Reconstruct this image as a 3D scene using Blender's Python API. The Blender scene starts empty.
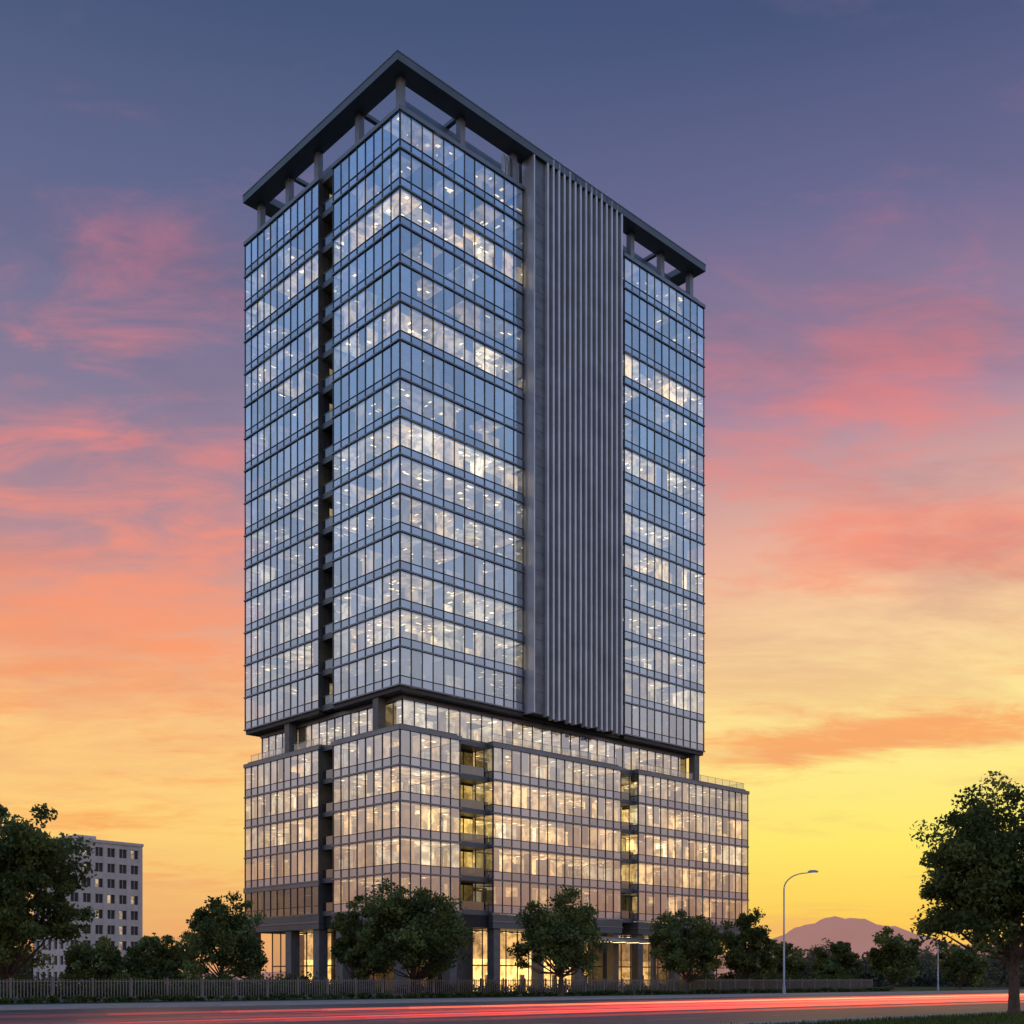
import bpy, math, random
import numpy as np
from mathutils import Vector
R = random.Random(7)
H = 1.7
F = 1158.0
HZ = 979.0
scene = bpy.context.scene
scene.view_settings.view_transform = 'Standard'
scene.view_settings.look = 'None'
scene.view_settings.exposure = 0

def lin(c):
    out = []
    for x in c[:3]:
        x = x/255.0
        out.append(x/12.92 if x <= 0.04045 else ((x+0.055)/1.055)**2.4)
    return out

# ------------------------------------------------------------- node helper
class NT:
    def __init__(s, nt):
        s.nt = nt; nt.nodes.clear()
    def n(s, t, **kw):
        x = s.nt.nodes.new(t)
        for k, v in kw.items(): setattr(x, k, v)
        return x
    def l(s, a, b): s.nt.links.new(a, b)
    def setin(s, sock, v):
        if hasattr(v, 'is_output'): s.l(v, sock)
        else: sock.default_value = v
    def math(s, op, a, b=0.0, c=None, clamp=False):
        x = s.n('ShaderNodeMath', operation=op); x.use_clamp = clamp
        s.setin(x.inputs[0], a); s.setin(x.inputs[1], b)
        if c is not None: s.setin(x.inputs[2], c)
        return x.outputs[0]
    def mr(s, v, a, b, c=0.0, d=1.0, t='SMOOTHSTEP'):
        x = s.n('ShaderNodeMapRange', interpolation_type=t)
        s.setin(x.inputs[0], v)
        for i, q in enumerate((a, b, c, d)): x.inputs[i+1].default_value = q
        return x.outputs[0]
    def ramp(s, v, stops):
        x = s.n('ShaderNodeValToRGB'); s.setin(x.inputs[0], v)
        e = x.color_ramp.elements
        while len(e) < len(stops): e.new(0.5)
        for i, (p, c) in enumerate(stops):
            e[i].position = p
        for i, (p, c) in enumerate(stops):
            e[i].color = (*c, 1)
        return x.outputs[0]
    def mix(s, f, a, b, bt='MIX'):
        x = s.n('ShaderNodeMix', data_type='RGBA', blend_type=bt)
        s.setin(x.inputs[0], f)
        s.setin(x.inputs[6], a if hasattr(a, 'is_output') else (*a, 1))
        s.setin(x.inputs[7], b if hasattr(b, 'is_output') else (*b, 1))
        return x.outputs[2]
    def noise(s, vec, scale, detail=4, rough=0.55, dist=0.0):
        x = s.n('ShaderNodeTexNoise')
        if vec is not None: s.l(vec, x.inputs['Vector'])
        x.inputs['Scale'].default_value = scale; x.inputs['Detail'].default_value = detail
        x.inputs['Roughness'].default_value = rough; x.inputs['Distortion'].default_value = dist
        return x.outputs[0]

def newmat(name):
    m = bpy.data.materials.new(name); m.use_nodes = True
    return m, NT(m.node_tree)

def pbr(name, col, rough=0.6, metal=0.0, var=0.15, scale=2.0, bump=0.0, bscale=20, spec=0.5):
    m, t = newmat(name)
    o = t.n('ShaderNodeOutputMaterial'); b = t.n('ShaderNodeBsdfPrincipled')
    t.l(b.outputs[0], o.inputs[0])
    tc = t.n('ShaderNodeTexCoord').outputs['Object']
    nz = t.noise(tc, scale, 4, 0.6)
    lo = [c*(1-var) for c in col]; hi = [min(1, c*(1+var)) for c in col]
    t.l(t.ramp(nz, [(0.3, lo), (0.7, hi)]), b.inputs['Base Color'])
    b.inputs['Roughness'].default_value = rough; b.inputs['Metallic'].default_value = metal
    b.inputs['Specular IOR Level'].default_value = spec
    if bump > 0:
        bp = t.n('ShaderNodeBump'); bp.inputs['Strength'].default_value = bump
        t.l(t.noise(tc, bscale, 4), bp.inputs['Height']); t.l(bp.outputs[0], b.inputs['Normal'])
    return m

def emis(name, strength=1.0, lo=0.3, hi=1.7, scale=1.1):
    m, t = newmat(name)
    o = t.n('ShaderNodeOutputMaterial'); b = t.n('ShaderNodeEmission')
    at = t.n('ShaderNodeAttribute', attribute_name='Col')
    tc = t.n('ShaderNodeTexCoord').outputs['Object']
    nz = t.noise(tc, scale, 3, 0.65)
    f = t.mr(nz, 0.36, 0.64, lo, hi)
    cc = t.n('ShaderNodeCombineColor')
    for i in range(3): t.l(f, cc.inputs[i])
    c = t.mix(1.0, at.outputs['Color'], cc.outputs[0], 'MULTIPLY')
    t.l(c, b.inputs[0]); b.inputs[1].default_value = strength
    t.l(b.outputs[0], o.inputs[0])
    try: m.cycles.emission_sampling = 'NONE'
    except Exception: pass
    return m

def glassmat(name, tint, trans, f0=0.5, f1=0.95, rough=0.02):
    m, t = newmat(name)
    o = t.n('ShaderNodeOutputMaterial')
    at = t.n('ShaderNodeAttribute', attribute_name='Col')
    g = t.n('ShaderNodeBsdfGlossy'); g.inputs['Roughness'].default_value = rough
    t.l(t.mix(1.0, at.outputs['Color'], tint, 'MULTIPLY'), g.inputs['Color'])
    tr = t.n('ShaderNodeBsdfTransparent'); tr.inputs[0].default_value = (*trans, 1)
    lw = t.n('ShaderNodeLayerWeight'); lw.inputs[0].default_value = 0.4
    f = t.mr(lw.outputs['Facing'], 0.0, 1.0, f0, f1, 'LINEAR')
    mx = t.n('ShaderNodeMixShader'); t.l(f, mx.inputs[0]); t.l(tr.outputs[0], mx.inputs[1]); t.l(g.outputs[0], mx.inputs[2])
    t.l(mx.outputs[0], o.inputs[0])
    return m

M = {}
M['glass'] = glassmat('vision_glass', (0.78, 0.88, 1.0), (0.76, 0.71, 0.60), 0.40, 0.78)
M['dglass'] = glassmat('dark_glass', (0.35, 0.40, 0.46), (0.35, 0.37, 0.38), 0.30, 0.8)
M['clear'] = glassmat('clear_glass', (0.7, 0.75, 0.8), (0.88, 0.88, 0.84), 0.08, 0.5)
def spmat():
    m, t = newmat('spandrel_glass')
    o = t.n('ShaderNodeOutputMaterial'); b = t.n('ShaderNodeBsdfPrincipled')
    at = t.n('ShaderNodeAttribute', attribute_name='Col')
    t.l(t.mix(1.0, at.outputs['Color'], (0.40, 0.47, 0.56), 'MULTIPLY'), b.inputs['Base Color'])
    b.inputs['Metallic'].default_value = 0.75; b.inputs['Roughness'].default_value = 0.14
    t.l(b.outputs[0], o.inputs[0]); return m
M['spandrel'] = spmat()
M['mull'] = pbr('mullion_metal', (0.08, 0.09, 0.105), 0.4, 0.6, 0.1, 0.5)
M['band'] = pbr('slab_edge_metal', (0.17, 0.19, 0.215), 0.4, 0.6, 0.12, 0.4)
M['roof'] = pbr('roof_cladding', (0.095, 0.115, 0.13), 0.45, 0.4, 0.15, 0.3)
M['fin'] = pbr('aluminium_fin', (0.52, 0.55, 0.59), 0.38, 0.3, 0.16, 0.35)
M['finwall'] = pbr('fin_wall_panel', (0.13, 0.145, 0.165), 0.45, 0.3, 0.35, 0.7)
M['recess'] = pbr('recess_cladding', (0.075, 0.085, 0.095), 0.4, 0.3, 0.3, 0.6)
M['darkp'] = pbr('dark_panel', (0.02, 0.023, 0.028), 0.5, 0.3, 0.25, 0.5, spec=.3)
M['stone'] = pbr('column_stone', (0.14, 0.135, 0.13), 0.6, 0, 0.2, 1.2)
M['steelcol'] = pbr('painted_steel_column', (0.20, 0.23, 0.27), 0.5, 0.2, 0.12, 0.8)
M['soffit'] = pbr('soffit', (0.04, 0.043, 0.048), 0.6, 0, 0.2, 0.6)
M['slab'] = pbr('floor_slab', (0.2, 0.2, 0.2), 0.8)
M['int'] = emis('interior_painted_glow', 1.5, .5, 1.45, .8)  # walls, ceilings and partitions self-emit; room lighting is put into their colour
M['lamp'] = emis('ceiling_lamp', 1.0, .8, 1.2, 3)
M['blind'] = pbr('blind_fabric', (0.5, 0.48, 0.43), 0.9, 0, 0.08, 1)
M['conc'] = pbr('pale_concrete', (0.58, 0.53, 0.50), 0.8, 0, 0.12, 0.6)
M['galv'] = pbr('galvanised_steel', (0.40, 0.41, 0.42), 0.45, 0.5, 0.15, 1)
M['fence'] = pbr('fence_paint', (0.17, 0.16, 0.155), 0.5, 0.1, 0.15, 0.7)
M['bark'] = pbr('bark', (0.08, 0.06, 0.045), 0.9, 0, 0.4, 6, 0.6, 14)

class MB:
    def __init__(s): s.v = []; s.f = []; s.m = []; s.c = []; s.mats = []
    def mi(s, k):
        if k not in s.mats: s.mats.append(k)
        return s.mats.index(k)
    def quad(s, pts, k, col=(1, 1, 1)):
        i = len(s.v); s.v += [tuple(p) for p in pts]
        s.f.append(tuple(range(i, i+len(pts)))); s.m.append(s.mi(k)); s.c.append(col)
    def box(s, x0, y0, z0, x1, y1, z1, k, col=(1, 1, 1)):
        if x0 > x1: x0, x1 = x1, x0
        if y0 > y1: y0, y1 = y1, y0
        i = len(s.v)
        s.v += [(x0, y0, z0), (x1, y0, z0), (x1, y1, z0), (x0, y1, z0), (x0, y0, z1), (x1, y0, z1), (x1, y1, z1), (x0, y1, z1)]
        mi = s.mi(k)
        for f in ((0, 3, 2, 1), (4, 5, 6, 7), (0, 1, 5, 4), (1, 2, 6, 5), (2, 3, 7, 6), (3, 0, 4, 7)):
            s.f.append(tuple(i+a for a in f)); s.m.append(mi); s.c.append(col)
    def tube(s, pts, rads, k, n=6):
        i0 = len(s.v); mi = s.mi(k)
        for j, p in enumerate(pts):
            p = Vector(p)
            d = (Vector(pts[min(j+1, len(pts)-1)]) - Vector(pts[max(j-1, 0)]))
            if d.length < 1e-6: d = Vector((0, 0, 1))
            d.normalize()
            a = Vector((1, 0, 0)) if abs(d.z) > 0.97 else d.cross(Vector((0, 0, 1))).normalized()
            b = d.cross(a).normalized()
            for q in range(n):
                an = 2*math.pi*q/n
                s.v.append(tuple(p + (a*math.cos(an)+b*math.sin(an))*rads[j]))
        for j in range(len(pts)-1):
            for q in range(n):
                a = i0+j*n+q; b2 = i0+j*n+(q+1) % n
                s.f.append((a, b2, b2+n, a+n)); s.m.append(mi); s.c.append((1, 1, 1))
        s.f.append(tuple(i0+q for q in range(n))); s.m.append(mi); s.c.append((1, 1, 1))
        e = i0+(len(pts)-1)*n
        s.f.append(tuple(e+q for q in range(n))); s.m.append(mi); s.c.append((1, 1, 1))
    def obj(s, name, parent=None, smooth=False):
        me = bpy.data.meshes.new(name); me.from_pydata(s.v, [], s.f)
        for k in s.mats: me.materials.append(M[k])
        me.polygons.foreach_set('material_index', s.m)
        ca = me.color_attributes.new('Col', 'FLOAT_COLOR', 'CORNER')
        arr = []
        for f, c in zip(s.f, s.c): arr += [c[0], c[1], c[2], 1.0]*len(f)
        ca.data.foreach_set('color', arr)
        if smooth: me.polygons.foreach_set('use_smooth', [True]*len(s.f))
        me.update()
        o = bpy.data.objects.new(name, me); scene.collection.objects.link(o)
        if parent: o.parent = parent
        return o

def empty(name, loc=(0, 0, 0), rz=0):
    e = bpy.data.objects.new(name, None); scene.collection.objects.link(e)
    e.location = loc; e.rotation_euler = (0, 0, rz); return e

ANG = math.atan2(0.689, 0.7247)
C0 = (-11.7, 121.0)
def B2W(u, v, z=0):
    return (C0[0]+math.cos(ANG)*u-math.sin(ANG)*v, C0[1]+math.sin(ANG)*u+math.cos(ANG)*v, z)
def pix(x, Y, z=0):
    return ((x-512)/F*Y, Y, z)

# ================================================================= TOWER
tower = empty('office_tower', (C0[0], C0[1], 0), ANG)
gl = MB(); fr = MB(); itr = MB(); st = MB()
WARM = (1.0, 0.72, 0.34); NEUT = (1.0, 0.84, 0.55)

def facade(p0, d, L, z0, nf, h, sp=0.95, pw=1.5, glass='glass', blinds=0.12, tint=1.0):
    dx, dy = d; nx, ny = dy, -dx
    n = max(1, round(L/pw)); w = L/n
    def P(s, o, z): return (p0[0]+dx*s+nx*o, p0[1]+dy*s+ny*o, z)
    def bx(s0, s1, o0, o1, za, zb, k):
        a = P(s0, o0, 0); b = P(s1, o1, 0)
        fr.box(a[0], a[1], za, b[0], b[1], zb, k)
    for f in range(nf):
        zb = z0+f*h
        for i in range(n):
            s0, s1 = i*w, (i+1)*w
            t1 = R.gauss(0, 0.008); t2 = R.gauss(0, 0.008)
            q = tint*R.uniform(0.82, 1.08); c = (q, q, q*R.uniform(0.97, 1.03))
            gl.quad([P(s0, 0, zb+sp), P(s1, t1, zb+sp), P(s1, t1+t2, zb+h), P(s0, t2, zb+h)], glass, c)
            q = tint*R.uniform(0.82, 1.12)
            gl.quad([P(s0, 0, zb), P(s1, t1, zb), P(s1, t1, zb+sp), P(s0, 0, zb+sp)],
                    'spandrel' if glass == 'glass' else glass, (q, q, q))
            if R.random() < blinds:
                zt = zb+h-0.15; zl = zt-R.choice([0.5, 0.9, 1.4, 2.2])
                gl.quad([P(s0+.06, -.18, zl), P(s1-.06, -.18, zl), P(s1-.06, -.18, zt), P(s0+.06, -.18, zt)], 'blind')
        bx(-.12, L+.12, -.1, 0.16, zb-0.08, zb+0.08, 'band')
        bx(0, L, -.06, 0.075, zb+sp-0.035, zb+sp+0.035, 'mull')
    zt = z0+nf*h
    bx(-.14, L+.14, -.1, 0.18, zt-0.09, zt+0.35, 'band')
    for i in range(n+1):
        s = min(max(i*w, 0.035), L-0.035)
        bx(s-.03, s+.03, -.05, 0.09, z0+.09, zt-.09, 'mull')

def block(u0, v0, u1, v1, z0, nf, h, lit=None, sp=0.95, glass='glass', depth=5.0, pw=1.5, blinds=0.10, sides='FRBL', tint=1.0, warm=WARM):
    if 'F' in sides: facade((u0, v0), (1, 0), u1-u0, z0, nf, h, sp, pw, glass, blinds, tint)
    if 'R' in sides: facade((u1, v0), (0, 1), v1-v0, z0, nf, h, sp, pw, glass, blinds, tint)
    if 'B' in sides: facade((u1, v1), (-1, 0), u1-u0, z0, nf, h, sp, pw, glass, blinds, tint)
    if 'L' in sides: facade((u0, v1), (0, -1), v1-v0, z0, nf, h, sp, pw, glass, blinds, tint)
    a = 0.22
    cu = min(depth, (u1-u0)*0.4); cv = min(depth, (v1-v0)*0.4)
    nu = max(1, round((u1-u0)/3.0)); nv = max(1, round((v1-v0)/3.0))
    wu = (u1-u0-2*a)/nu; wv = (v1-v0-2*a)/nv
    for f in range(nf):
        zb = z0+f*h; zc = zb+h-0.22
        L = lit[f] if lit else 0.3
        itr.box(u0+a, v0+a, zc+.02, u1-a, v1-a, zb+h+sp-.35, 'slab')
        for i in range(nu):
            for j in range(nv):
                x0 = u0+a+i*wu; y0 = v0+a+j*wv
                inner = (x0 > u0+cu and x0+wu < u1-cu and y0 > v0+cv and y0+wv < v1-cv)
                if inner: continue
                on = R.random() < 0.15+0.85*min(1, L)
                q = L*R.uniform(0.35, 1.3) if on else 0.03
                w = warm if R.random() < .65 else NEUT
                c = tuple(k*q*0.62+.012 for k in w)
                itr.quad([(x0, y0, zc), (x0, y0+wv, zc), (x0+wu, y0+wv, zc), (x0+wu, y0, zc)], 'int', c)
                if on:
                    for k in range(R.choice([2, 3, 3, 4])):
                        e = (0.2, R.uniform(0.25, .8)) if R.random() < .5 else (R.uniform(0.25, .8), .2)
                        if R.random() < .45: e = (R.uniform(.3, .55), R.uniform(.3, .55))
                        lx = x0+R.uniform(.1, wu-e[0]); ly = y0+R.uniform(.1, wv-e[1])
                        lx = min(lx, x0+wu-e[0]); ly = min(ly, y0+wv-e[1])
                        br = R.uniform(1.3, 4.2)*(0.5+L)
                        zl = zc-.03-.012*k-(R.choice([0, 0, .5]))
                        itr.quad([(lx, ly, zl), (lx, ly+e[1], zl), (lx+e[0], ly+e[1], zl), (lx+e[0], ly, zl)], 'lamp', (br, br*.80, br*.46))
                for ax in (0, 1):
                    if R.random() < .5:
                        g_ = R.choice([.25, .8, 1.3]); c2 = tuple(k*.7*q*g_+.01 for k in w); tt = R.uniform(.3, .9); zh = zc-R.choice([.1, .1, .9, 1.5])
                        if ax == 0: itr.quad([(x0+.04, y0+.04, zb+sp-.3), (x0+.04, y0+wv*tt, zb+sp-.3), (x0+.04, y0+wv*tt, zh), (x0+.04, y0+.04, zh)], 'int', c2)
                        else: itr.quad([(x0, y0+.05, zb+sp-.3), (x0+wu*tt, y0+.05, zb+sp-.3), (x0+wu*tt, y0+.05, zh), (x0, y0+.05, zh)], 'int', c2)
        def seg(xa, ya, xb, yb):
            ln = math.hypot(xb-xa, yb-ya); k = max(1, round(ln/1.6))
            for i in range(k):
                t0, t1 = i/k, (i+1)/k
                q = L*R.choice([.2, .5, .9, 1.2, 1.5])+.02; w = warm if R.random() < .7 else NEUT
                c = tuple(m*q*.8+.01 for m in w)
                itr.quad([(xa+(xb-xa)*t0, ya+(yb-ya)*t0, zb+.6), (xa+(xb-xa)*t1, ya+(yb-ya)*t1, zb+.6),
                          (xa+(xb-xa)*t1, ya+(yb-ya)*t1, zc), (xa+(xb-xa)*t0, ya+(yb-ya)*t0, zc)], 'int', c)
        seg(u0+cu, v0+cv, u1-cu, v0+cv); seg(u1-cu, v0+cv, u1-cu, v1-cv)
        seg(u1-cu, v1-cv, u0+cu, v1-cv); seg(u0+cu, v1-cv, u0+cu, v0+cv)
    st.box(u0+.2, v0+.2, z0+nf*h-.02+.05, u1-.2, v1-.2, z0+nf*h+.3, 'roof')

ZT = 30.8+H; NF = 15; FH = 60.1/NF; ZTOP = ZT+60.1
litA = [.2, 1.0, .8, .45, .85, .8, 1.25, .35, .2, 1.3, .5, .35, 1.25, .45, .35]
litL = [.2, .8, .7, .4, .6, .5, .6, .25, .35, .8, .6, .25, .9, .4, .25]
litB = [.2, .8, .6, .7, .5, 1.1, .7, .4, 1.15, .35, .6, 1.2, .25, .5, .25]
block(0, 0, 17.9, 12.1, ZT, NF, FH, litA)
block(0, 14.9, 17.9, 31, ZT, NF, FH, litL, sides='RBL')
block(35.6, 0, 52, 31, ZT, NF, FH, litB)
st.box(.02, 14.86, ZT-.1, 17.7, 14.98, ZTOP+.3, 'recess')
# solid fillers
st.box(2.6, 12.3, ZT, 17.7, 14.7, ZTOP-.3, 'recess')
st.box(18.1, .6, ZT, 35.4, 30.4, ZTOP+.2, 'darkp')
for f in range(NF+1):
    z = ZT+f*FH
    st.box(.35, 12.15, z-.3, 2.6, 14.84, z+.35, 'roof')
    st.box(.02, 14.80, z-.1, .35, 14.855, z+.1, 'band')
    if f < NF:
        gl.quad([(.4, 14.84, z+.36), (.4, 12.15, z+.36), (.4, 12.15, z+1.3), (.4, 14.84, z+1.3)], 'dglass')
        st.box(.36, 12.15, z+1.3, .44, 14.84, z+1.36, 'band')
        for s_ in (.7, 1.35, 2.0): st.box(s_-.03, 14.80, z+.36, s_+.03, 14.855, z+FH-.31, 'mull')
        st.box(2.5, 12.4, z+1.0, 2.58, 13.3, z+3.2, 'mull')
        if R.random() < .4: itr.quad([(2.55, 13.4, z+.8), (2.55, 14.6, z+.8), (2.55, 14.6, z+3.0), (2.55, 13.4, z+3.0)], 'int', (.25, .17, .08))
        if R.random() < .35: itr.quad([(1.4, 14.85, z+.9), (2.0, 14.85, z+.9), (2.0, 14.85, z+3.1), (1.4, 14.85, z+3.1)], 'int', (.16, .12, .06))
    st.box(17.95, .2, z-.12, 18.3, .6, z+.12, 'roof'); st.box(33.9, .2, z-.12, 35.5, .6, z+.12, 'roof')
# fin wall
FB = ZT-.2; FT = 97.25; FU1 = 33.6
st.box(18.3, -.75, FB, FU1, .55, FT-.6, 'darkp')
st.box(18.3, .551, ZTOP+.21, FU1, 3.0, FT-.6, 'darkp')
st.box(18.22, -1.45, FB-.05, 18.42, .5, FT+.02, 'fin')
st.box(18.42, -1.1, FB, 20.6, -.76, FT-.3, 'finwall')
nfin = 15
for i in range(nfin):
    u = 20.5+i*(FU1-.12-20.5)/(nfin-1)
    top = FT - (0 if i % 2 else .12)
    st.box(u-.15, -1.5, FB-.15-(0.25 if i % 3 else 0), u+.15, -.74, top, 'fin')
for f in range(NF*2+1):
    z = ZT+f*FH/2+.3
    st.box(20.65, -.80 if f % 2 else -.86, z-.05, FU1-.05, -.74, z+.05, 'mull')
for f in range(1, NF*2):
    z = ZT+f*FH/2+.3
    st.box(18.43, -1.12, z-.03, 20.2, -1.09, z+.03, 'mull')
for i in range(6):
    st.box(15.2+i*.45, .4, ZTOP+.36, 15.38+i*.45, .8, 95.6, 'fin')
# soffits under tower
for (a, b, c, d) in ((.06, .06, 17.84, 12.04), (.06, 15.0, 17.84, 30.94), (35.66, .06, 51.94, 30.94), (17.9, .6, 35.6, 30.4), (2.7, 12.04, 17.84, 15.0)):
    st.box(a, b, ZT-.55, c, d, ZT-.1, 'soffit')
# roof crown ring
RT = 95.3+H; RB = RT-.85
o = -1.5; RU = 50.4; RV = 29.0; W = 2.3
st.box(o, o, RB, RU, o+W, RT, 'roof'); st.box(o, RV-W, RB, RU, RV, RT, 'roof')
st.box(o, o+W, RB+.003, o+W, RV-W, RT-.003, 'roof'); st.box(RU-W, o+W, RB+.003, RU, RV-W, RT-.003, 'roof')
st.box(o-.05, o-.05, RT, RU+.05, o+.35, RT+.12, 'band'); st.box(o-.05, o+.35, RT, o+.35, RV+.05, RT+.12, 'band')
i0, i1 = 2.6, 3.1
st.box(i0, i0, RB-.5, 48, i1, RB+.2, 'steelcol'); st.box(i0, i1, RB-.5, i1, 26, RB+.2, 'steelcol')
for u in (.35, 8.7, 16.6, 37.2, 43.2, 49.3):
    for v in (.35, 27.8):
        st.box(u-.36, v-.36, ZTOP+.3, u+.36, v+.36, RB, 'steelcol')
for v in (7.6, 15.5, 21.5):
    for u in (.35, 49.3):
        st.box(u-.36, v-.36, ZTOP+.3, u+.36, v+.36, RB, 'steelcol')
for u in (8.7, 43.2): st.box(u-.25, o+W, RB+.25, u+.25, RV-W, RT-.2, 'roof')
for v in (7.6, 21.5): st.box(o+W, v-.25, RB+.24, RU-W, v+.25, RT-.21, 'roof')
for (a, b, c, d) in ((.75, .5, 17.4, .7), (.5, .75, .7, 11.6), (.5, 15.4, .7, 30.5), (36.4, .5, 51.5, .7)):
    st.box(a, b, ZTOP+.35, c, d, ZTOP+1.1, 'band')

# terrace storey
PT = 26.5+H
block(1.5, 1.5, 50.0, 29.5, PT, 1, ZT-.55-PT-.36, [.9], sp=.3, depth=6, pw=1.6)
for (u, v) in ((.75, 4.6), (.75, 22.0), (50.9, .8)):
    st.box(u-.5, v-.5, PT+.3, u+.5, v+.5, ZT-.55, 'stone')
# podium blocks
PB = 7.4+H; PF = 5; PH = (PT-.3-PB)/PF
PW = (1, .66, .29)
block(0, 0, 8.3, 12.1, PB, PF, PH, [.8, 1.2, 1.5, 1.2, .8], warm=PW)
block(0, 14.9, 8.3, 31, PB+PH, PF-1, PH, [.4, 1.1, 1.0, .7], warm=PW, sides='RBL')
block(0, 14.9, 8.3, 31, PB, 1, PH-.47, [.15], glass='dglass', sides='RBL')
st.box(.02, 14.86, PB-.1, 8.2, 14.98, PT+.03, 'recess')
block(13.2, 0, 35, 31, PB, PF, PH, [.6, 1.1, 1.5, 1.2, .8], warm=PW)
block(38.3, 0, 62.2, 31, PB, PF, PH, [.7, 1.2, 1.4, 1.2, .7], warm=PW)
for (a, b, c, d) in ((8.45, 3.2, 13.05, 30.8), (2.6, 12.3, 8.2, 14.7), (35.15, 3.2, 38.15, 30.8)):
    st.box(a, b, .02, c, d, PT-.1, 'recess')
for f in range(PF+1):
    z = PB+f*PH
    for (a, c) in ((8.38, 13.12), (35.08, 38.22)):
        st.box(a, .7, z-.25, c, 3.2, z+.3, 'roof')
        if f < PF:
            st.box(a, .72, z+.31, c, .8, z+1.25, 'dglass')
            for k in (.33, .66): st.box(a+(c-a)*k-.05, 3.05, z+.3, a+(c-a)*k+.05, 3.19, z+PH-.3, 'mull')
            L = (.1, .7, 1.3, .5, .12)[f]
            itr.quad([(a+.3, 3.16, z+.9), (c-.2, 3.16, z+.9), (c-.2, 3.16, z+PH-.5), (a+.3, 3.16, z+PH-.5)], 'int', (.6*L, .38*L, .10*L))
    st.box(.4, 12.15, z-.25, 2.6, 14.84, z+.3, 'roof')
    if f < PF:
        gl.quad([(.45, 14.84, z+.31), (.45, 12.15, z+.31), (.45, 12.15, z+1.25), (.45, 14.84, z+1.25)], 'dglass')
# podium roof rails
for (a, b, c, d) in ((38.6, .5, 61.9, .5), (.6, 15.2, .6, 30.6), (13.5, .5, 34.7, .5), (61.7, .6, 61.7, 30.6)):
    n = int(max(abs(c-a), abs(d-b))/1.6)
    for i in range(n+1):
        x = a+(c-a)*i/n; y = b+(d-b)*i/n
        st.box(x-.02, y-.02, PT+.05, x+.02, y+.02, PT+1.15, 'galv')
    st.box(a-.03, b-.03, PT+1.15, c+.03, d+.03, PT+1.19, 'galv')
    gl.quad([(a, b, PT+.1), (c, d, PT+.1), (c, d, PT+1.1), (a, b, PT+1.1)], 'clear')
# fascia + ground floor
FZ = 5.7+H
for (a, b, c, d) in ((-.1, -.1, 8.4, 12.2), (-.1, 14.8, 8.4, 31.1), (13.1, -.1, 35.1, 31.1), (38.2, -.1, 62.3, 31.1)):
    st.box(a, b, FZ, c, d, PB-.12, 'roof')
    st.box(a-.08, b-.08, FZ+.7, c+.08, d+.08, FZ+.85, 'band')
st.box(8.45, .6, FZ+.05, 13.05, 3.1, PB-.3, 'darkp'); st.box(.6, 12.25, FZ+.05, 3, 14.75, PB-.3, 'darkp')
for u in (.8, 7.5, 14, 21, 28, 34.3, 39, 46.5, 54, 61.4):
    st.box(u-.5, .2, 0, u+.5, 1.3, FZ, 'stone')
for v in (11.2, 15.8, 21.6, 30.2):
    st.box(.2, v-.6, 0, 1.4, v+.6, FZ, 'stone')
def lobby(p0, d, L, litf):
    dx, dy = d; nx, ny = dy, -dx; n = round(L/1.9); w = L/n
    P = lambda q, o, z: (p0[0]+dx*q+nx*o, p0[1]+dy*q+ny*o, z)
    for i in range(n):
        s = i*w
        gl.quad([P(s, 0, 0), P(s+w, 0, 0), P(s+w, 0, FZ), P(s, 0, FZ)], 'clear', (1, 1, 1))
        a = P(s-.05, -.05, 0); b = P(s+.05, .08, 0); st.box(a[0], a[1], 0, b[0], b[1], FZ, 'mull')
        q = litf(s+w/2)*R.uniform(.7, 1.2)
        c = (1.05*q, .58*q, .18*q)
        itr.quad([P(s, -2.2, 0), P(s+w, -2.2, 0), P(s+w, -2.2, FZ*.55), P(s, -2.2, FZ*.55)], 'int', c)
        c = (.4*q, .22*q, .08*q)
        itr.quad([P(s, -2.2, FZ*.55), P(s+w, -2.2, FZ*.55), P(s+w, -2.2, FZ*.98), P(s, -2.2, FZ*.98)], 'int', c)
        if q > .4:
            itr.quad([P(s+.4, -1.2, FZ-.2), P(s+w-.4, -1.2, FZ-.2), P(s+w-.4, -.8, FZ-.2), P(s+.4, -.8, FZ-.2)], 'lamp', (6, 4.2, 2))
            if i % 3 == 1:
                a = P(s+.3, -1.6, 0); b = P(s+.9, -1.9, 0); st.box(a[0], a[1], 0, b[0], b[1], 2.2, 'stone')
    a = P(0, -.04, 0); b = P(L, .06, 0)
    st.box(a[0], a[1], 3.2, b[0], b[1], 3.35, 'mull')
lobby((3.6, 3.6), (1, 0), 58, lambda s: 1.7 if 8.5 < s < 29 else (.7 if 29 < s < 44 else .08))
lobby((3.6, 30.5), (0, -1), 26.9, lambda s: 1.3 if 3 < s < 9 else .05)
st.box(6.2, 6.2, 0, 61, 30, FZ+.1, 'darkp')
# entrance canopy
st.box(20, -5.5, 6.15, 37.5, -.12, 6.5, 'conc'); st.box(19.9, -5.6, 6.5, 37.6, -.115, 6.62, 'galv')
for u in (22, 35.5): st.box(u-.25, -5.0, 0, u+.25, -4.5, 6.15, 'stone')
for i in range(7):
    u = 21+i*2.5
    itr.quad([(u, -4, 6.13), (u, -2, 6.13), (u+.4, -2, 6.13), (u+.4, -4, 6.13)], 'lamp', (7, 5, 2.6))
gl.obj('glazing', tower); fr.obj('mullions', tower); itr.obj('interiors', tower); st.obj('structure', tower)

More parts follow.
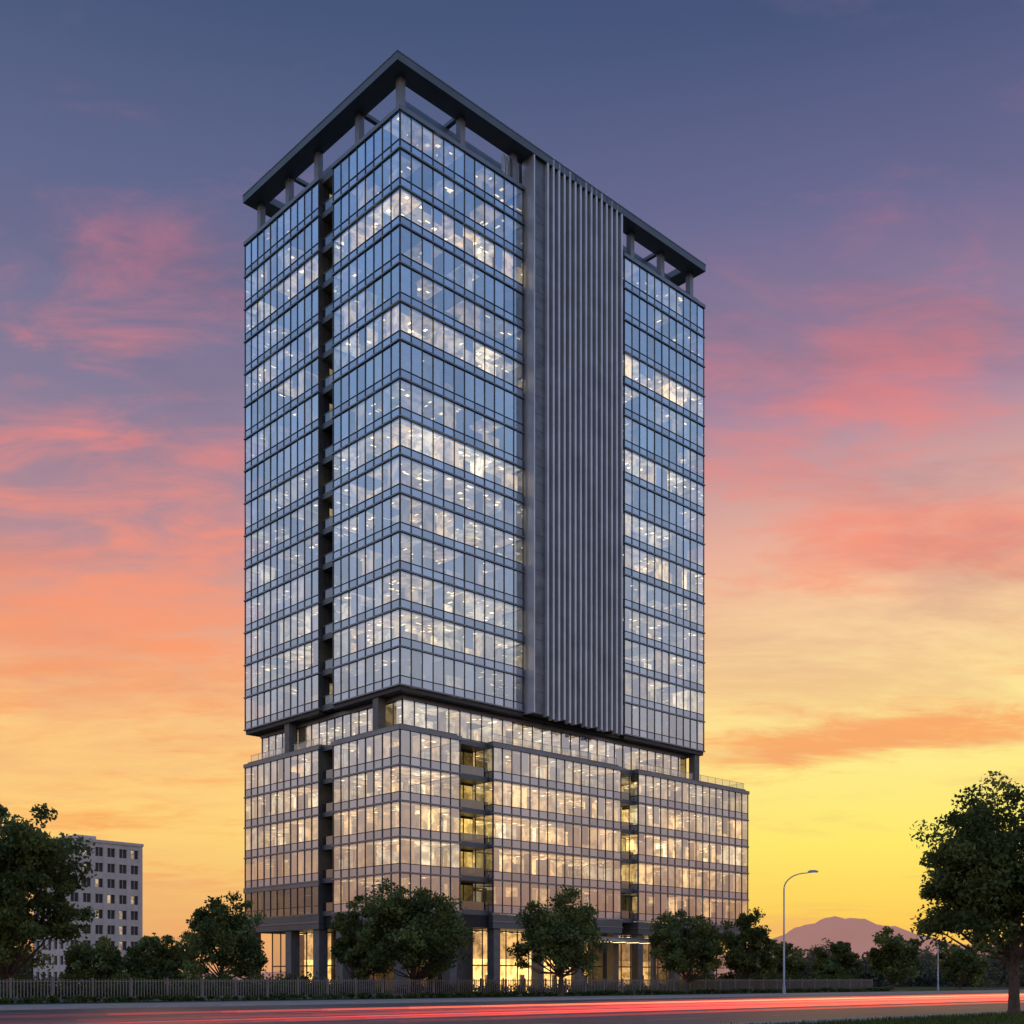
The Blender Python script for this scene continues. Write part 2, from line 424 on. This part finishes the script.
# ================================================================= BACKGROUND OFFICE
bd = empty('background_office_building', (pix(66, 230)[0], 230, 0), math.atan2(.761, .649))
b = MB(); LB = 17.0; DB = 13; nfb = 9; HB = 29.7; fh = (HB-1.2)/nfb
M['winop'] = pbr('dark_window', (.05, .05, .058), .4, .0, .3, .3, spec=.25)
b.box(.3, .3, 0, LB-.3, DB-.3, HB-.8, 'winop')
for f in range(nfb+1):
    z = f*fh
    b.box(0, 0, z, LB, DB, z+1.35, 'conc')
nb = 6; pwid = .95
for i in range(nb+1):
    x = i*(LB-pwid)/nb
    b.box(x, -.05, 0, x+pwid, .5, HB-.3, 'conc')
    b.box(x, DB-.5, 0, x+pwid, DB+.05, HB-.3, 'conc')
    if i < nb:
        xm = x+pwid/2+(LB-pwid)/nb/2+pwid/2-.5
        b.box(x+pwid/2+(LB-pwid)/nb/2-.05, .15, 0, x+pwid/2+(LB-pwid)/nb/2+.05, .29, HB-.9, 'galv')
for i in range(6):
    y = i*(DB-pwid)/5
    b.box(-.055, y, 0, .5, y+pwid, HB-.303, 'conc')
    b.box(LB-.5, y, 0, LB+.055, y+pwid, HB-.303, 'conc')
b.box(-.2, -.2, HB-.29, LB+.2, DB+.2, HB+.3, 'conc')
b.box(LB*.3, 5, HB+.3, LB*.55, 10, HB+1.6, 'conc')
b.obj('walls', bd)
b = MB()
for f in range(nfb):
    for i in range(nb):
        if R.random() < .12:
            x = pwid+i*(LB-pwid)/nb; z = f*fh+1.4
            b.quad([(x, .28, z), (x+.8, .28, z), (x+.8, .28, z+fh-1.5), (x, .28, z+fh-1.5)], 'int', (.3, .22, .13))
b.obj('lit_windows', bd)

# ================================================================= GROUND, ROAD
def sheet(name, u0, v0, u1, v1, z, mat, zb=None):
    mb = MB()
    if zb is None: mb.quad([B2W(u0, v0, z), B2W(u1, v0, z), B2W(u1, v1, z), B2W(u0, v1, z)], mat)
    else:
        t = [B2W(u0, v0, z), B2W(u1, v0, z), B2W(u1, v1, z), B2W(u0, v1, z)]
        q = [(p[0], p[1], zb) for p in t]
        mb.quad(t, mat)
        for i in range(4): mb.quad([q[i], q[(i+1) % 4], t[(i+1) % 4], t[i]], mat)
    return mb.obj(name)
M['grass'] = pbr('grass_ground', (.05, .07, .028), .95, 0, .4, .15, .3, 3, .1)
M['asphalt'] = pbr('asphalt', (.055, .055, .058), .5, 0, .3, .25, .25, 12, .4)
M['paving'] = pbr('paving', (.24, .23, .22), .8, 0, .15, .6)
M['kerb'] = pbr('kerb_stone', (.34, .33, .32), .8, 0, .1, 1)
M['paint'] = pbr('road_paint', (.5, .5, .48), .7, 0, .3, 1.5)
g = MB(); g.quad([(-9000, -3000, 0), (9000, -3000, 0), (9000, 12000, 0), (-9000, 12000, 0)], 'grass'); g.obj('ground')
VF, VN = -31.0, -71.5
sheet('road', -300, VN, 900, VF, .004, 'asphalt')
sheet('pavement', -300, VF+.25, 900, -24, .13, 'paving', 0)
sheet('plaza_paving', -40, -10.5, 80, 32, .012, 'paving')
kb = MB()
for (a, c) in ((VF, VF+.25), (VN-.25, VN)):
    t = [B2W(-300, a, .14), B2W(900, a, .14), B2W(900, c, .14), B2W(-300, c, .14)]
    q = [(p[0], p[1], 0) for p in t]; kb.quad(t, 'kerb')
    for i in range(4): kb.quad([q[i], q[(i+1) % 4], t[(i+1) % 4], t[i]], 'kerb')
kb.obj('kerb')
mk = MB()
for v in (VF-.6, VN+.6):
    mk.quad([B2W(-300, v-.08, .009), B2W(900, v-.08, .009), B2W(900, v+.08, .009), B2W(-300, v+.08, .009)], 'paint')
for v in (-38, -45, -58, -65):
    for i in range(90):
        u = -200+i*9
        mk.quad([B2W(u, v-.08, .009), B2W(u+4, v-.08, .009), B2W(u+4, v+.08, .009), B2W(u, v+.08, .009)], 'paint')
for v in (-51.6, -51.2):
    mk.quad([B2W(-300, v-.07, .009), B2W(900, v-.07, .009), B2W(900, v+.07, .009), B2W(-300, v+.07, .009)], 'paint')
mk.obj('road_markings')

# light trails
def trail_mat():
    m, t = newmat('light_trail'); o = t.n('ShaderNodeOutputMaterial')
    at = t.n('ShaderNodeAttribute', attribute_name='Col')
    e = t.n('ShaderNodeEmission'); t.l(at.outputs['Color'], e.inputs[0]); e.inputs[1].default_value = 1.0
    tr = t.n('ShaderNodeBsdfTransparent'); ad = t.n('ShaderNodeAddShader')
    t.l(e.outputs[0], ad.inputs[0]); t.l(tr.outputs[0], ad.inputs[1]); t.l(ad.outputs[0], o.inputs[0]); return m
M['trail'] = trail_mat()
tr = MB()
for i in range(26):
    v = R.uniform(-65, -54); z = R.choice([.2, .3, .4, .5]); hh = R.choice([.012, .02, .03, .045])
    s0 = R.uniform(-70, -32); s1 = 80
    br = R.uniform(.2, .95); col = (1.5*br, .09*br, .05*br) if R.random() < .85 else (1.5*br, .5*br, .2*br)
    nseg = 30; ph = R.uniform(0, 6)
    for k in range(nseg):
        a = s0+(s1-s0)*k/nseg; c = s0+(s1-s0)*(k+1)/nseg
        m_ = (a+c)/2
        fd = min(1, (m_-s0)/40.0)*(1 if m_ < 25 else max(.25, 1-(m_-25)/50))
        w = lambda u: v+.4*math.sin(u*.03+ph)
        tr.quad([B2W(a, w(a), z-hh), B2W(c, w(c), z-hh), B2W(c, w(c), z+hh), B2W(a, w(a), z+hh)], 'trail', tuple(q*fd for q in col))
tr.obj('light_trails')

# fence
fe = MB(); VFE = -11.5
for u in np.arange(-80, 76, .24):
    fe.box(u-.035, VFE-.025, .1, u+.035, VFE+.025, 1.68, 'fence')
for k in range(-80, 77, 3):
    fe.box(k-.07, VFE-.07, 0, k+.07, VFE+.07, 1.78, 'fence')
fe.box(-80, VFE-.035, .25, 76, VFE+.035, .32, 'fence'); fe.box(-80, VFE-.035, 1.5, 76, VFE+.035, 1.56, 'fence')
fe.box(-80, VFE-.12, 0, 76, VFE+.12, .24, 'stone')
fo = fe.obj('metal_fence'); fo.location = (C0[0], C0[1], 0); fo.rotation_euler = (0, 0, ANG)

# street lamps
def lamp(loc, h, arm, name='street_lamp'):
    e = empty(name, loc); m = MB()
    m.tube([(0, 0, 0), (0, 0, .9)], [.17, .15], 'galv', 10)
    m.tube([(0, 0, .9), (0, 0, h*.5), (0, 0, h*.86)], [.11, .09, .075], 'galv', 10)
    pts = []; rr = []
    for i in range(9):
        a = i/8*math.pi/2
        pts.append((arm*(1-math.cos(a))*.9, 0, h*.86+h*.13*math.sin(a))); rr.append(.075-.003*i)
    pts.append((arm, 0, h*.995)); rr.append(.05)
    m.tube(pts, rr, 'galv', 8); m.obj('pole', e, True)
    m = MB(); s = 1 if arm > 0 else -1
    m.tube([(arm-.1*s, 0, h), (arm+.15*s, 0, h+.03), (arm+.7*s, 0, h+.04), (arm+1.0*s, 0, h+.01)], [.06, .16, .15, .05], 'galv', 10)
    m.obj('lamp_head', e, True)
    m = MB(); m.quad([(arm+.2*s, -.1, h-.13), (arm+.75*s, -.1, h-.13), (arm+.75*s, .1, h-.13), (arm+.2*s, .1, h-.13)], 'lamp', (1.2, 1.1, .9)); m.obj('lens', e)
p = pix(784, 121)
lamp((p[0], p[1], .1), 12.8, 2.6)
p = pix(938, 172)
lamp((p[0], p[1], 0), 8.0, -1.6)

# ================================================================= TREES
def leafmat():
    m, t = newmat('foliage'); o = t.n('ShaderNodeOutputMaterial')
    at = t.n('ShaderNodeAttribute', attribute_name='Col')
    d = t.n('ShaderNodeBsdfDiffuse')
    t.l(at.outputs['Color'], d.inputs['Color'])
    tl = t.n('ShaderNodeBsdfTranslucent'); t.l(at.outputs['Color'], tl.inputs[0])
    mx = t.n('ShaderNodeMixShader'); mx.inputs[0].default_value = .35
    t.l(d.outputs[0], mx.inputs[1]); t.l(tl.outputs[0], mx.inputs[2]); t.l(mx.outputs[0], o.inputs[0]); return m
M['leaf'] = leafmat()
LB_ = (.12, .15, .052)

def leafarrays(rng, centers, radii, npc, size, base=LB_, flat=.75):
    n = len(centers)*npc
    c = np.repeat(centers, npc, 0); r = np.repeat(radii, npc)
    d = rng.normal(size=(n, 3)); d /= np.linalg.norm(d, axis=1)[:, None]
    rad = rng.random(n)**.6*1.3
    p = c+d*(rad*r)[:, None]*np.array([1, 1, flat])
    a = rng.normal(size=(n, 3)); a /= np.linalg.norm(a, axis=1)[:, None]
    b2 = np.cross(a, rng.normal(size=(n, 3))); b2 /= np.linalg.norm(b2, axis=1)[:, None]
    s = size*rng.uniform(.6, 1.3, n)[:, None]
    v = np.stack([p-a*s, p-b2*s*.55, p+a*s, p+b2*s*.55], 1).reshape(-1, 3)
    cl = np.repeat(rng.uniform(.55, 1.5, len(centers)), npc)*rng.uniform(.7, 1.35, n)
    hue = np.repeat(rng.uniform(-.12, .12, len(centers)), npc)
    col = np.stack([base[0]*cl*(1+hue), base[1]*cl, base[2]*cl*(1-hue), np.ones(n)], 1)
    return v, col, n

def leafobj(name, mb, v, col, n):
    nv0 = len(mb.v)
    verts = np.concatenate([np.array(mb.v, dtype=float).reshape(-1, 3), v]) if nv0 else v
    faces = list(mb.f)+(np.arange(n*4).reshape(-1, 4)+nv0).tolist()
    me = bpy.data.meshes.new(name); me.from_pydata(verts.tolist(), [], faces)
    me.materials.append(M['bark']); me.materials.append(M['leaf'])
    nb_ = len(mb.f)
    me.polygons.foreach_set('material_index', [0]*nb_+[1]*n)
    ca = me.color_attributes.new('Col', 'FLOAT_COLOR', 'CORNER')
    nl = sum(len(f) for f in mb.f)
    arr = np.concatenate([np.ones(nl*4), np.repeat(col, 4, 0).ravel()])
    ca.data.foreach_set('color', arr.astype(np.float32)); me.update()
    o = bpy.data.objects.new(name, me); scene.collection.objects.link(o); return o

def tree(name, loc, h, cr, cb, seed, nc=70, npc=150, leaf=.2, lean=0, base=LB_, cs=.17):
    rng = np.random.default_rng(seed); rr = random.Random(seed)
    cz = cb+(h-cb)*.45
    lob = [(rng.uniform(0, 6.28), rng.uniform(-.6, .9), rng.uniform(.72, 1.12)) for _ in range(10)]
    cen = []; rad = []
    while len(cen) < nc:
        th = rng.uniform(0, 2*math.pi); ph = math.asin(rng.uniform(-.95, 1)); k = rng.uniform(.12, 1)**.5
        sc = 1.0
        for (a, b_, g_) in lob:
            dd = (math.cos(th-a)*math.cos(ph)*math.cos(b_)+math.sin(ph)*math.sin(b_))
            if dd > .8: sc = g_
        rz = (h-cz)*.95 if ph > 0 else (cz-cb)
        cpx = math.cos(ph)**(.8 if ph > 0 else .5) if abs(math.cos(ph)) > 1e-6 else 0
        q = np.array([cr*k*sc*cpx*math.cos(th)*.92, cr*k*sc*cpx*math.sin(th)*.92, cz+rz*k*sc*math.sin(ph)])
        q[2] = min(q[2], h*.97)
        cen.append(q); rad.append(cr*cs*rng.uniform(.55, 1.35))
    cen = np.array(cen); rad = np.array(rad)
    mb = MB()
    t0 = h*.022+.03
    tp = [(0, 0, .25), (.03*lean, 0, cb*.5), (.1*lean, rr.uniform(-.1, .1), cb), (.2*lean, rr.uniform(-.2, .2), cz), (.2*lean, 0, h*.85)]
    mb.tube([(0, 0, -.1), (0, 0, .3)], [t0*1.4, t0*1.0], 'bark', 8)
    mb.tube(tp, [t0, t0*.85, t0*.75, t0*.45, t0*.12], 'bark', 8)
    for i in range(min(nc, 44)):
        q = cen[rr.randrange(nc)]
        s = rr.uniform(.75, 1.0); zs = cb*s if q[2] < cz else cb+(cz-cb)*rr.uniform(0, .9)
        a = Vector((.1*lean, 0, zs)); c = Vector(q); md = a.lerp(c, .5)+Vector((rr.uniform(-.03, .03)*h, rr.uniform(-.03, .03)*h, -.05*h*rr.random()))
        r0 = t0*rr.uniform(.2, .45)
        mb.tube([a, md, c], [r0, r0*.6, r0*.15], 'bark', 5)
    v, col, n = leafarrays(rng, cen, rad, npc, leaf, base)
    o = leafobj(name, mb, v, col, n); o.location = loc; o.rotation_euler = (0, 0, rng.uniform(0, 6)); return o

def ptree(name, xc, Y, ytop, halfw, seed, cbf=.25, **kw):
    gy = HZ+H*F/Y
    h = (gy-ytop)/F*Y; cr = halfw/F*Y
    return tree(name, pix(xc, Y), h, cr, h*cbf, seed, **kw)
T = 'broadleaf_tree'
tree(T, pix(1014, 54), 11.0, 4.9, 2.9, 11, nc=280, npc=170, leaf=.12, cs=.14)
ptree(T, 8, 88, 796, 80, 12, .12, nc=210, npc=170, leaf=.2, cs=.15)
ptree(T, 222, 112, 890, 48, 13, .16, nc=130, npc=130, leaf=.18)
ptree(T, 362, 113, 892, 34, 14, .14, nc=110, npc=130, leaf=.18)
ptree(T, 414, 110, 874, 56, 15, .15, nc=160, npc=150, leaf=.18)
ptree(T, 561, 110, 886, 48, 16, .22, nc=130, npc=140, leaf=.18)
ptree(T, 688, 136, 902, 39, 17, .14, nc=110, npc=130, leaf=.2)
ptree(T, 745, 146, 909, 31, 18, .12, nc=90, npc=130, leaf=.22)
ptree(T, 155, 130, 930, 36, 19, .08, nc=80, npc=120, leaf=.24)
ptree(T, 92, 125, 934, 34, 20, .08, nc=70, npc=110, leaf=.24)
ptree(T, 836, 190, 938, 27, 21, .1, nc=60, npc=120, leaf=.3)
ptree(T, 893, 180, 926, 30, 22, .1, nc=70, npc=120, leaf=.3)
ptree(T, 785, 200, 938, 24, 23, .1, nc=50, npc=110, leaf=.3)
ptree(T, 960, 200, 938, 30, 24, .1, nc=50, npc=110, leaf=.3)
# distant masses
rng = np.random.default_rng(5); cen = []; rad = []
for i in range(900):
    Y = rng.uniform(240, 420); x = rng.uniform(-60, 1120)
    if 150 < x < 740: continue
    hh = rng.uniform(6, 10)*(1+.22*math.sin(x*.07))*Y/330
    p = pix(x, Y)
    for k in range(3): cen.append([p[0]+rng.uniform(-3, 3), Y+rng.uniform(-2, 2), hh*rng.uniform(.15, .9)]); rad.append(rng.uniform(1.6, 3.0))
v, col, n = leafarrays(rng, np.array(cen), np.array(rad), 60, .6, (.12, .12, .08), .9)
leafobj('distant_trees', MB(), v, col, n)
# hedge / shrubs
def hedge(name, u0, u1, v, w, h, n, seed, leaf=.09):
    rng = np.random.default_rng(seed); us = rng.uniform(u0, u1, n)
    cen = np.array([B2W(u, v+rng.uniform(-w, w), h*rng.uniform(.2, .7)*(1+.25*math.sin(u*.5)*math.sin(u*.17))) for u in us])
    vv, col, k = leafarrays(rng, cen, np.full(n, h*.42)*rng.uniform(.7, 1.2, n), 45, leaf, (.07, .10, .033), .8)
    return leafobj(name, MB(), vv, col, k)
hedge('hedge', -80, 76, -9.8, .8, 1.3, 900, 1, .13)
hedge('hedge', -80, 76, -14.0, .9, .5, 1100, 2, .09)
hedge('shrubs', -60, -8, -3, 3, 2.2, 260, 3, .18)
hedge('shrubs', 40, 78, -7, 1.5, 2.4, 220, 4, .18)
rng = np.random.default_rng(9); n = 26000
uu = rng.uniform(-60, 30, n); vv_ = VN-.3-rng.random(n)**1.3*12
hg = rng.uniform(.06, .2, n); an = rng.uniform(0, 6.28, n)
P = np.array([B2W(a, b_, 0) for a, b_ in zip(uu, vv_)])
dx = np.stack([np.cos(an), np.sin(an), np.zeros(n)], 1)*.03
tip = P+np.stack([rng.normal(0, .04, n), rng.normal(0, .04, n), hg], 1)
V = np.stack([P-dx, P+dx, tip+dx*.2, tip-dx*.2], 1).reshape(-1, 3)
q = rng.uniform(.6, 1.5, n); col = np.stack([.07*q, .10*q, .028*q, np.ones(n)], 1)
leafobj('grass', MB(), V, col, n)

# hills
def hillmat():
    m, t = newmat('hillside_haze_glow'); o = t.n('ShaderNodeOutputMaterial'); b = t.n('ShaderNodeBsdfPrincipled')
    tc = t.n('ShaderNodeTexCoord').outputs['Object']
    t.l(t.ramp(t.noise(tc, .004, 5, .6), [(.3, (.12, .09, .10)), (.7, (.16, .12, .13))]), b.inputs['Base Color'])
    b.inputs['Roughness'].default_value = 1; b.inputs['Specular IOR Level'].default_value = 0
    b.inputs['Emission Color'].default_value = (*lin((196, 138, 118)), 1); b.inputs['Emission Strength'].default_value = .62  # constant emission paints distance haze onto the hillside
    t.l(b.outputs[0], o.inputs[0])
    try: m.cycles.emission_sampling = 'NONE'
    except Exception: pass
    return m
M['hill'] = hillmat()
hm = MB(); nx = 300; prof = []
YH = 3200
for i in range(nx+1):
    x = -200+i*1500/nx
    hpx = 22+35*math.exp(-((x-853)/52)**2)+20*math.exp(-((x-790)/45)**2)+12*math.exp(-((x-908)/40)**2)+14*math.exp(-((x-990)/60)**2)+1.6*math.sin(x*.07)+1.2*math.sin(x*.19+1)+.6*math.sin(x*.43)
    if x < 700: hpx = 10+3*math.sin(x*.02)
    prof.append((pix(x, YH)[0], hpx/F*YH))
for i in range(nx):
    (a, ha), (c, hc) = prof[i], prof[i+1]
    for k in range(5):
        f0, f1 = k/5, (k+1)/5
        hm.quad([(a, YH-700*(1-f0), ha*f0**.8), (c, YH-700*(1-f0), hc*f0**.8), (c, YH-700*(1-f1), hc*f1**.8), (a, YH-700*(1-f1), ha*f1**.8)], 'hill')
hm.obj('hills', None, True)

# ================================================================= WORLD
w = bpy.data.worlds.new('World'); scene.world = w; w.use_nodes = True
try:
    w.cycles.sampling_method = 'MANUAL'; w.cycles.sample_map_resolution = 512
except Exception: pass
t = NT(w.node_tree)
out = t.n('ShaderNodeOutputWorld'); bg = t.n('ShaderNodeBackground'); t.l(bg.outputs[0], out.inputs[0])
tc = t.n('ShaderNodeTexCoord').outputs['Generated']
sx = t.n('ShaderNodeSeparateXYZ'); t.l(tc, sx.inputs[0]); X, Y_, Z = sx.outputs
zz = t.math('MAXIMUM', Z, 0.0)
zn = t.math('DIVIDE', zz, 0.7, clamp=True)
hl = t.math('SQRT', t.math('ADD', t.math('MULTIPLY', X, X), t.math('MULTIPLY', Y_, Y_)))
hl = t.math('MAXIMUM', hl, 0.001)
cy = t.math('DIVIDE', Y_, hl); cx = t.math('DIVIDE', X, hl)
fL = t.ramp(zn, [(0, lin((222, 158, 115))), (.07, lin((240, 178, 112))), (.17, lin((254, 208, 122))), (.28, lin((255, 206, 132))), (.38, lin((238, 168, 136))),
                 (.48, lin((184, 142, 150))), (.62, lin((134, 124, 152))), (.78, lin((98, 105, 142))), (.9, lin((72, 88, 124))), (1, lin((56, 72, 108)))])
fR = t.ramp(zn, [(0, lin((252, 182, 98))), (.07, lin((255, 208, 88))), (.16, lin((255, 234, 108))), (.27, lin((255, 236, 145))), (.38, lin((255, 220, 158))),
                 (.48, lin((244, 184, 156))), (.62, lin((168, 136, 160))), (.78, lin((106, 106, 145))), (.9, lin((72, 86, 125))), (1, lin((54, 70, 108)))])
front = t.mix(t.mr(cx, -.38, .36), fL, fR)
def sc(c, k): return [a*k for a in lin(c)]
back = t.ramp(zn, [(0, sc((192, 132, 105), 1.0)), (.08, sc((224, 164, 134), 1.08)), (.2, sc((230, 195, 175), 1.12)), (.36, sc((208, 208, 218), 1.15)),
                   (.6, sc((160, 186, 220), 1.25)), (.85, sc((118, 152, 202), 1.35)), (1, sc((98, 130, 184), 1.4))])
fb = t.mr(cy, .35, .85)
base = t.mix(fb, back, front)
den = t.math('ADD', zz, .14)
px_ = t.math('DIVIDE', X, den); py_ = t.math('DIVIDE', Y_, den)
cb = t.n('ShaderNodeCombineXYZ'); t.l(px_, cb.inputs[0]); t.l(py_, cb.inputs[1])
def mapped(loc, rot, scl):
    mp = t.n('ShaderNodeMapping'); t.l(cb.outputs[0], mp.inputs[0]); mp.inputs['Location'].default_value = loc
    mp.inputs['Rotation'].default_value = (0, 0, rot); mp.inputs['Scale'].default_value = scl; return mp.outputs[0]
n1 = t.noise(mapped((0, 0, 0), .35, (.75, 1.7, 1)), 1.3, 4, .62, .5)
n3 = t.noise(mapped((7, 1, 0), .25, (1.1, 2.2, 1)), 4.2, 6, .66, .5)
n2 = t.noise(mapped((3.1, 5.2, 1), .2, (.6, 1.2, 1)), 1.5, 6, .64, .3)
nn = t.math('ADD', t.math('MULTIPLY', n1, .50), t.math('MULTIPLY', n3, .50))
def lobe(px, py, wx, wy, amp, slope=0.0):
    dx0 = (px-512)/F; dz0 = (HZ-py)/F
    xx = t.math('SUBTRACT', t.math('DIVIDE', X, t.math('MAXIMUM', Y_, .05)), dx0)
    z2 = t.math('SUBTRACT', t.math('DIVIDE', Z, t.math('MAXIMUM', Y_, .05)), dz0)
    z2 = t.math('SUBTRACT', z2, t.math('MULTIPLY', xx, slope))
    xa = t.math('MULTIPLY', xx, F/wx); xb = t.math('MULTIPLY', z2, F/wy)
    e = t.math('EXPONENT', t.math('MULTIPLY', t.math('ADD', t.math('MULTIPLY', xa, xa), t.math('MULTIPLY', xb, xb)), -1.0))
    return t.math('MULTIPLY', e, amp)
bias = None
for L_ in ((140, 262, 130, 40, .10, .1), (860, 385, 180, 75, .14, .3), (90, 620, 200, 95, .20, -.1), (930, 545, 190, 60, .17, .2), (880, 738, 230, 20, .24, .12), (60, 420, 120, 60, .05, 0),
           (90, 820, 120, 14, .16, .1), (560, 120, 300, 90, -.1, 0), (850, 650, 180, 35, -.10, 0), (860, 870, 220, 70, -.2, 0)):
    q = lobe(*L_); bias = q if bias is None else t.math('ADD', bias, q)
dens = t.mr(t.math('ADD', nn, bias), .49, .75)
ccol = t.ramp(zn, [(0, lin((240, 160, 105))), (.2, lin((250, 168, 92))), (.33, lin((252, 160, 102))), (.45, lin((250, 152, 120))), (.58, lin((236, 138, 130))), (.72, lin((200, 122, 138))), (.9, lin((120, 106, 142)))])
c1 = t.mix(t.math('MULTIPLY', dens, t.math('ADD', t.math('MULTIPLY', fb, .76), .12)), base, ccol)
dk = t.mr(t.math('ADD', n2, t.math('MULTIPLY', bias, .3)), .46, .70)
dcol = t.ramp(zn, [(0, lin((235, 165, 110))), (.3, lin((235, 160, 120))), (.5, lin((160, 124, 142))), (.7, lin((98, 98, 128))), (1, lin((54, 68, 100)))])
c2 = t.mix(t.math('MULTIPLY', dk, t.math('ADD', t.math('MULTIPLY', fb, .36), .1)), c1, dcol)
c3 = t.mix(t.mr(Z, -.03, 0.0, 0, 1, 'LINEAR'), (.05, .05, .045), c2)
t.l(c3, bg.inputs[0]); bg.inputs[1].default_value = 1.0

sun = bpy.data.lights.new('sun', 'SUN'); sun.energy = .7; sun.angle = math.radians(2); sun.color = (1, .62, .32)
so = bpy.data.objects.new('sun', sun); scene.collection.objects.link(so)
d = Vector((-.12, -1, -.07)); so.rotation_euler = d.to_track_quat('-Z', 'Y').to_euler()

cam = bpy.data.cameras.new('camera'); co = bpy.data.objects.new('camera', cam); scene.collection.objects.link(co)
co.location = (0, 0, H); co.rotation_euler = (math.radians(90), 0, 0)
cam.sensor_width = 36; cam.lens = F/1024*36; cam.shift_y = (HZ-512)/1024; cam.clip_end = 20000; cam.clip_start = .1
scene.camera = co
